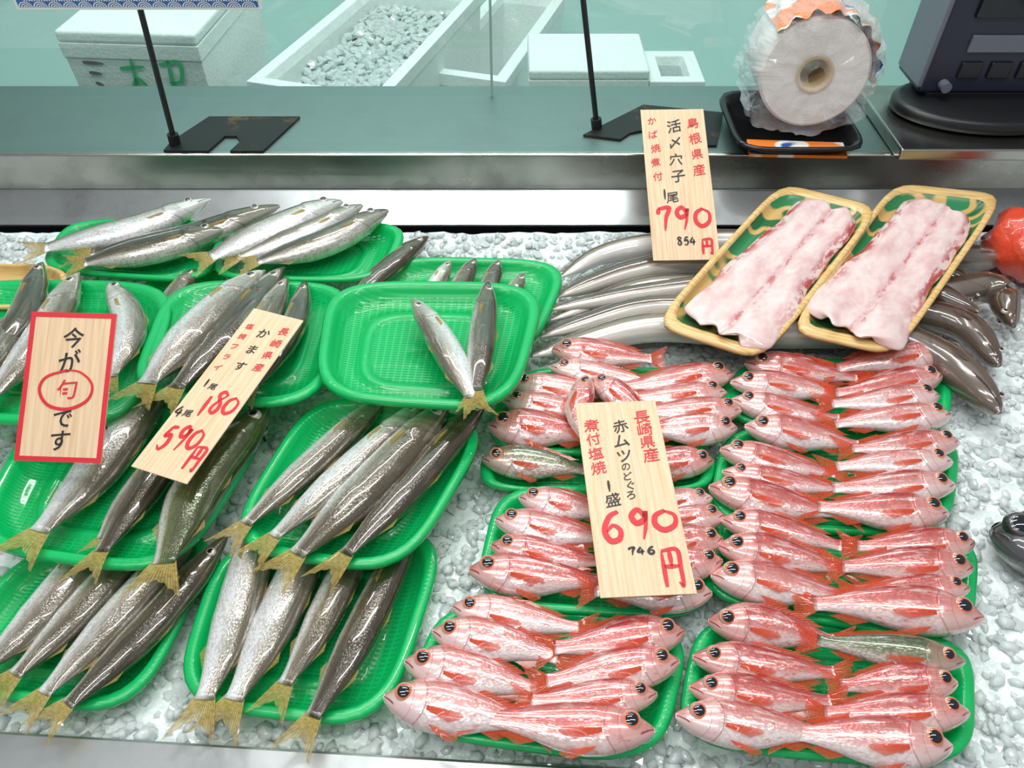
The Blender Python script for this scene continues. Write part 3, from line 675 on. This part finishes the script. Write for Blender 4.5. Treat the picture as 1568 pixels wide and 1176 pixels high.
tag('wooden_price_tag',[(915,619),(1041,615),(1022,906),(878,913)],.082,.068,[
 ('t','長崎県産',.80,.10,.32,.20,rd),('t','赤ムツ',.50,.15,.32,.21,bk),('t','のどぐろ',.50,.38,.53,.13,bk),('t','煮付塩焼',.17,.14,.38,.19,rd),
 ('s','1',.26,.48,.12,.06,.025,bk),('t','盛',.27,.55,.55,.20,bk),
 ('s','6',.24,.68,.26,.15,.055,rd),('s','9',.54,.67,.26,.14,.055,rd),('s','0',.82,.66,.28,.10,.055,rd),
 ('s','7',.40,.80,.08,.035,.022,bk),('s','4',.50,.80,.09,.035,.022,bk),('s','6',.61,.80,.09,.035,.022,bk),('s','円',.79,.87,.26,.16,.04,rd)])
tag('wooden_price_tag',[(1005,167),(1101,171),(1077,392),(975,401)],.165,.055,[
 ('t','島根県産',.82,.10,.42,.20,rd),('t','活〆穴子',.50,.12,.46,.24,bk),('t','かば焼煮付',.17,.08,.46,.16,rd),
 ('s','1',.26,.58,.12,.07,.025,bk),('t','尾',.36,.60,.60,.19,bk),
 ('s','7',.22,.73,.24,.15,.055,rd),('s','9',.50,.73,.26,.14,.055,rd),('s','0',.80,.73,.26,.12,.055,rd),
 ('s','8',.42,.88,.09,.05,.022,bk),('s','5',.52,.88,.09,.05,.022,bk),('s','4',.62,.88,.10,.05,.022,bk),('s','円',.82,.91,.20,.09,.035,rd)],stick=False)
tag('wooden_price_tag',[(412,480),(498,503),(250,724),(175,702)],.125,.105,[
 ('t','長崎県産',.82,.10,.34,.19,rd),('t','かます',.50,.14,.36,.22,bk),('t','塩焼フライ',.17,.12,.40,.15,rd),
 ('s','1',.18,.50,.1,.05,.025,bk),('t','尾',.32,.51,.51,.15,bk),('s','1',.42,.62,.08,.12,.05,rd),('s','8',.60,.58,.22,.13,.05,rd),('s','0',.82,.58,.22,.10,.05,rd),
 ('s','4',.10,.68,.14,.06,.025,bk),('t','尾',.24,.68,.68,.15,bk),('s','5',.22,.82,.20,.13,.05,rd),('s','9',.44,.80,.20,.13,.05,rd),('s','0',.66,.79,.20,.11,.05,rd),('s','円',.85,.87,.24,.12,.04,rd)])
tag('seasonal_wooden_sign',[(70,480),(203,484),(130,706),(0,702)],.20,.115,[
 ('t','今が',.52,.17,.33,.27,bk),('t','旬',.50,.52,.52,.24,rd),('s','O',.50,.52,.60,.26,.03,rd),('t','です',.50,.72,.86,.25,bk)],border=True)
# ---------------------------------------------------------------- plastic roll on black tray
plas=bpy.data.materials.new('clear_plastic_film'); plas.use_nodes=True; nt=plas.node_tree; b=nt.nodes['Principled BSDF']
b.inputs['Base Color'].default_value=(.9,.93,.97,1); b.inputs['Roughness'].default_value=.07; b.inputs['Specular IOR Level'].default_value=1.0; b.inputs['Coat Weight'].default_value=1
tr=nt.nodes.new('ShaderNodeBsdfTransparent'); mx=nt.nodes.new('ShaderNodeMixShader'); lw=nt.nodes.new('ShaderNodeLayerWeight'); lw.inputs[0].default_value=.35
nt.links.new(M(nt,'MULTIPLY_ADD',lw.outputs['Facing'],.40,.12),mx.inputs[0]); nt.links.new(tr.outputs[0],mx.inputs[1]); nt.links.new(b.outputs[0],mx.inputs[2]); nt.links.new(mx.outputs[0],nt.nodes['Material Output'].inputs[0])
BUMP(nt,NOISE(nt,OBJ(nt),32,5,.7),1.0,.02,b)
rw,nt,b=newmat('roll_film_white',(.80,.78,.74),.5)
sx_=nt.nodes.new('ShaderNodeSeparateXYZ'); nt.links.new(OBJ(nt),sx_.inputs[0])
rr=M(nt,'SQRT',M(nt,'ADD',M(nt,'MULTIPLY',sx_.outputs[0],sx_.outputs[0]),M(nt,'MULTIPLY',sx_.outputs[2],sx_.outputs[2])))
BUMP(nt,NOISE(nt,COMB(nt,rr,0.0,0.0),350,2),.5,.001,b)
core=newmat('cardboard_core',(.60,.47,.28),.7)[0]
lab,nt,b=newmat('orange_label',rough=.25); n_=NOISE(nt,OBJ(nt),16,1)
nt.links.new(RAMP(nt,n_,[(0,(.9,.20,.03)),(.5,(.92,.24,.03)),(.54,(.9,.88,.82)),(.60,(.88,.86,.8)),(.63,(.04,.10,.35))]),b.inputs['Base Color'])
rc=UY(1250,106,1.10); R=.078
e=group('plastic_bag_roll'); 
def lathe(name,prof,mat,parent,seg=56,smooth=True):
    V=[];F=[]
    for r,y in prof:
        for k in range(seg):
            th=2*math.pi*k/seg; V.append((r*math.cos(th),y,r*math.sin(th)))
    for i in range(len(prof)-1):
        for k in range(seg):
            a=i*seg+k;b=i*seg+(k+1)%seg; F.append((a,b,b+seg,a+seg))
    return mesh_obj(name,V,F,[mat],smooth=smooth,parent=parent)
lathe('roll_body',[(.024,0.002),(.055,0),(R-.004,0),(R,.004),(R,.13),(R-.004,.134),(.024,.134)],rw,e,smooth=False)
lathe('core_tube',[(.026,-.002),(.021,-.002),(.0205,.13),(.026,.13)],core,e)
V=[];F=[]
for j in range(9):
    for k in range(41):
        th=math.radians(-10+150*k/40); r=R+.008+.004*math.sin(k*1.3+j); V.append((r*math.cos(th),-.006+.005*math.sin(k*.9)+.14*j/8,r*math.sin(th)))
for j in range(8):
    for k in range(40): a=j*41+k; F.append((a,a+1,a+42,a+41))
mesh_obj('printed_label',V,F,[lab],parent=e)
V=[];F=[]; rows_=[(.012,-.010),(.03,-.012),(.05,-.013),(.068,-.013),(.082,-.010),(.091,.0),(.096,.02),(.096,.045),(.095,.07),(.096,.10),(.09,.13),(.06,.142),(.03,.145)]; sg=90
for i,(r,y) in enumerate(rows_):
    for k in range(sg):
        th=2*math.pi*k/sg; c3,s3=math.cos(th),math.sin(th)
        q=1+.13*mn.noise(Vector((c3*3,s3*3,i*.45)))+.09*mn.noise(Vector((c3*9,s3*9,i*.8+7)))
        if i<6: q=max(q,.93)
        if s3<-.5: q*=1+.12*abs(c3)
        V.append((r*q*c3,y-.002+.010*mn.noise(Vector((c3*r*70,s3*r*70,i+3))),max(-.087,r*q*s3)))
for i in range(len(rows_)-1):
    for k in range(sg):
        a=i*sg+k;b=i*sg+(k+1)%sg; F.append((a,b,b+sg,a+sg))
mesh_obj('plastic_wrap',V,F,[plas],smooth=False,parent=e)
e.location=(rc.x,1.10,.1+.020+R+.012); e.rotation_euler=(math.radians(-6),0,math.radians(-6))
bt,nt,b=newmat('black_tray_plastic',(.012,.012,.013),.2)
V=[];F=[]
for sc,h in [(0,.104),(.8,.104),(.88,.118),(.95,.128),(1,.13),(1.01,.126)]:
    for k in range(48):
        th=2*math.pi*k/48; c_,s_=math.cos(th),math.sin(th); den=(abs(c_)**6+abs(s_)**6)**(1/6)
        V.append((rc.x-.012+.094*c_/den*sc,1.122+.092*s_/den*sc,h))
for i in range(5):
    for k in range(48): a=i*48+k;b=i*48+(k+1)%48; F.append((a,b,b+48,a+48))
o=mesh_obj('black_foam_tray',V,F,[bt]); so=o.modifiers.new('s','SOLIDIFY'); so.thickness=.002
prism('leaflet_stack',[(rc.x-.085,1.045),(rc.x+.06,1.040),(rc.x+.065,1.08),(rc.x-.08,1.09)],.108,.1125,lab)
# ---------------------------------------------------------------- weighing scale
navy=newmat('navy_plastic',(.018,.022,.045),.35)[0]; gry=newmat('grey_panel',(.14,.16,.20),.3)[0]; dgl=newmat('display_glass',(.005,.006,.01),.08)[0]
sc=group('weighing_scale')
x0=UY(1418,100,1.17).x
box('plinth',x0-.055,1.25,1.045,1.26,.101,.120,ST,.003,sc)
V=[];F=[]
for r,z in [(0,.121),(.13,.121),(.14,.125),(.14,.138),(.13,.143),(0,.143)]:
    for k in range(48):
        th=2*math.pi*k/48; V.append((x0+.115+r*math.cos(th)*1.05,1.165+r*math.sin(th)*.62,z))
for i in range(5):
    for k in range(48): a=i*48+k;b=i*48+(k+1)%48; F.append((a,b,b+48,a+48))
mesh_obj('round_base',V,F,[black],parent=sc)
box('body',x0,x0+.36,1.165,1.255,.15,.48,navy,.006,sc)
box('foot',x0+.02,x0+.33,1.17,1.24,.121,.15,black,.003,sc)
box('side_trim',x0-.004,x0+.003,1.163,1.25,.16,.47,gry,.002,sc)
box('label_strip',x0+.05,x0+.32,1.161,1.166,.215,.240,gry,.001,sc)
box('display',x0+.04,x0+.33,1.160,1.166,.265,.335,dgl,.002,sc)
for i in range(6): box('key',x0+.05+.045*i,x0+.083+.045*i,1.160,1.166,.175,.200,black,.002,sc)
tube('knob',(x0+.035,1.15,.165),(x0+.035,1.17,.165),.008,gry,sc)
# ---------------------------------------------------------------- red bag at right edge
rb,nt,b=newmat('red_plastic_bag',(.72,.07,.03),.25,Coat_Weight=.6); BUMP(nt,NOISE(nt,OBJ(nt),40,4),.8,.006,b)
pc=U(1578,372,.05); V=[];F=[]
for i in range(17):
    la=math.pi*i/16-math.pi/2
    for k in range(32):
        th=2*math.pi*k/32; r=1+.18*mn.noise(Vector((math.cos(th)*2,math.sin(th)*2,la*2)))+.03*math.sin(k*3)
        V.append((pc.x+.055*r*math.cos(la)*math.cos(th),pc.y+.06*r*math.cos(la)*math.sin(th),.045+.048*r*math.sin(la)))
for i in range(16):
    for k in range(32): a=i*32+k;b=i*32+(k+1)%32; F.append((a,b,b+32,a+32))
mesh_obj('red_plastic_bag',V,F,[rb])
# ---------------------------------------------------------------- lights, world, camera
for i,(x,y) in enumerate([(-.7,.2),(.6,.35),(-.1,1.1),(-.4,-.5),(.5,1.9),(-.7,1.9)]):
    l=bpy.data.lights.new('ceiling_tube_light','AREA'); l.shape='RECTANGLE'; l.size=1.2; l.size_y=.06; l.energy=[8.5,8.5,14,7.5,10,10][i]; l.color=(.98,1,1)
    o=bpy.data.objects.new('ceiling_tube_light',l); S.collection.objects.link(o); o.location=(x,y,1.75)
w=bpy.data.worlds.new('World'); S.world=w; w.use_nodes=True; w.node_tree.nodes['Background'].inputs[0].default_value=(.94,.98,1,1); w.node_tree.nodes['Background'].inputs[1].default_value=.33
cam=bpy.data.cameras.new('camera'); cam.sensor_width=36; cam.lens=27; cam.clip_start=.01
co=bpy.data.objects.new('camera',cam); S.collection.objects.link(co); co.location=(0,0,CH); co.rotation_euler=(math.radians(90)-PITCH,0,0)
S.camera=co
S.view_settings.view_transform='Standard'
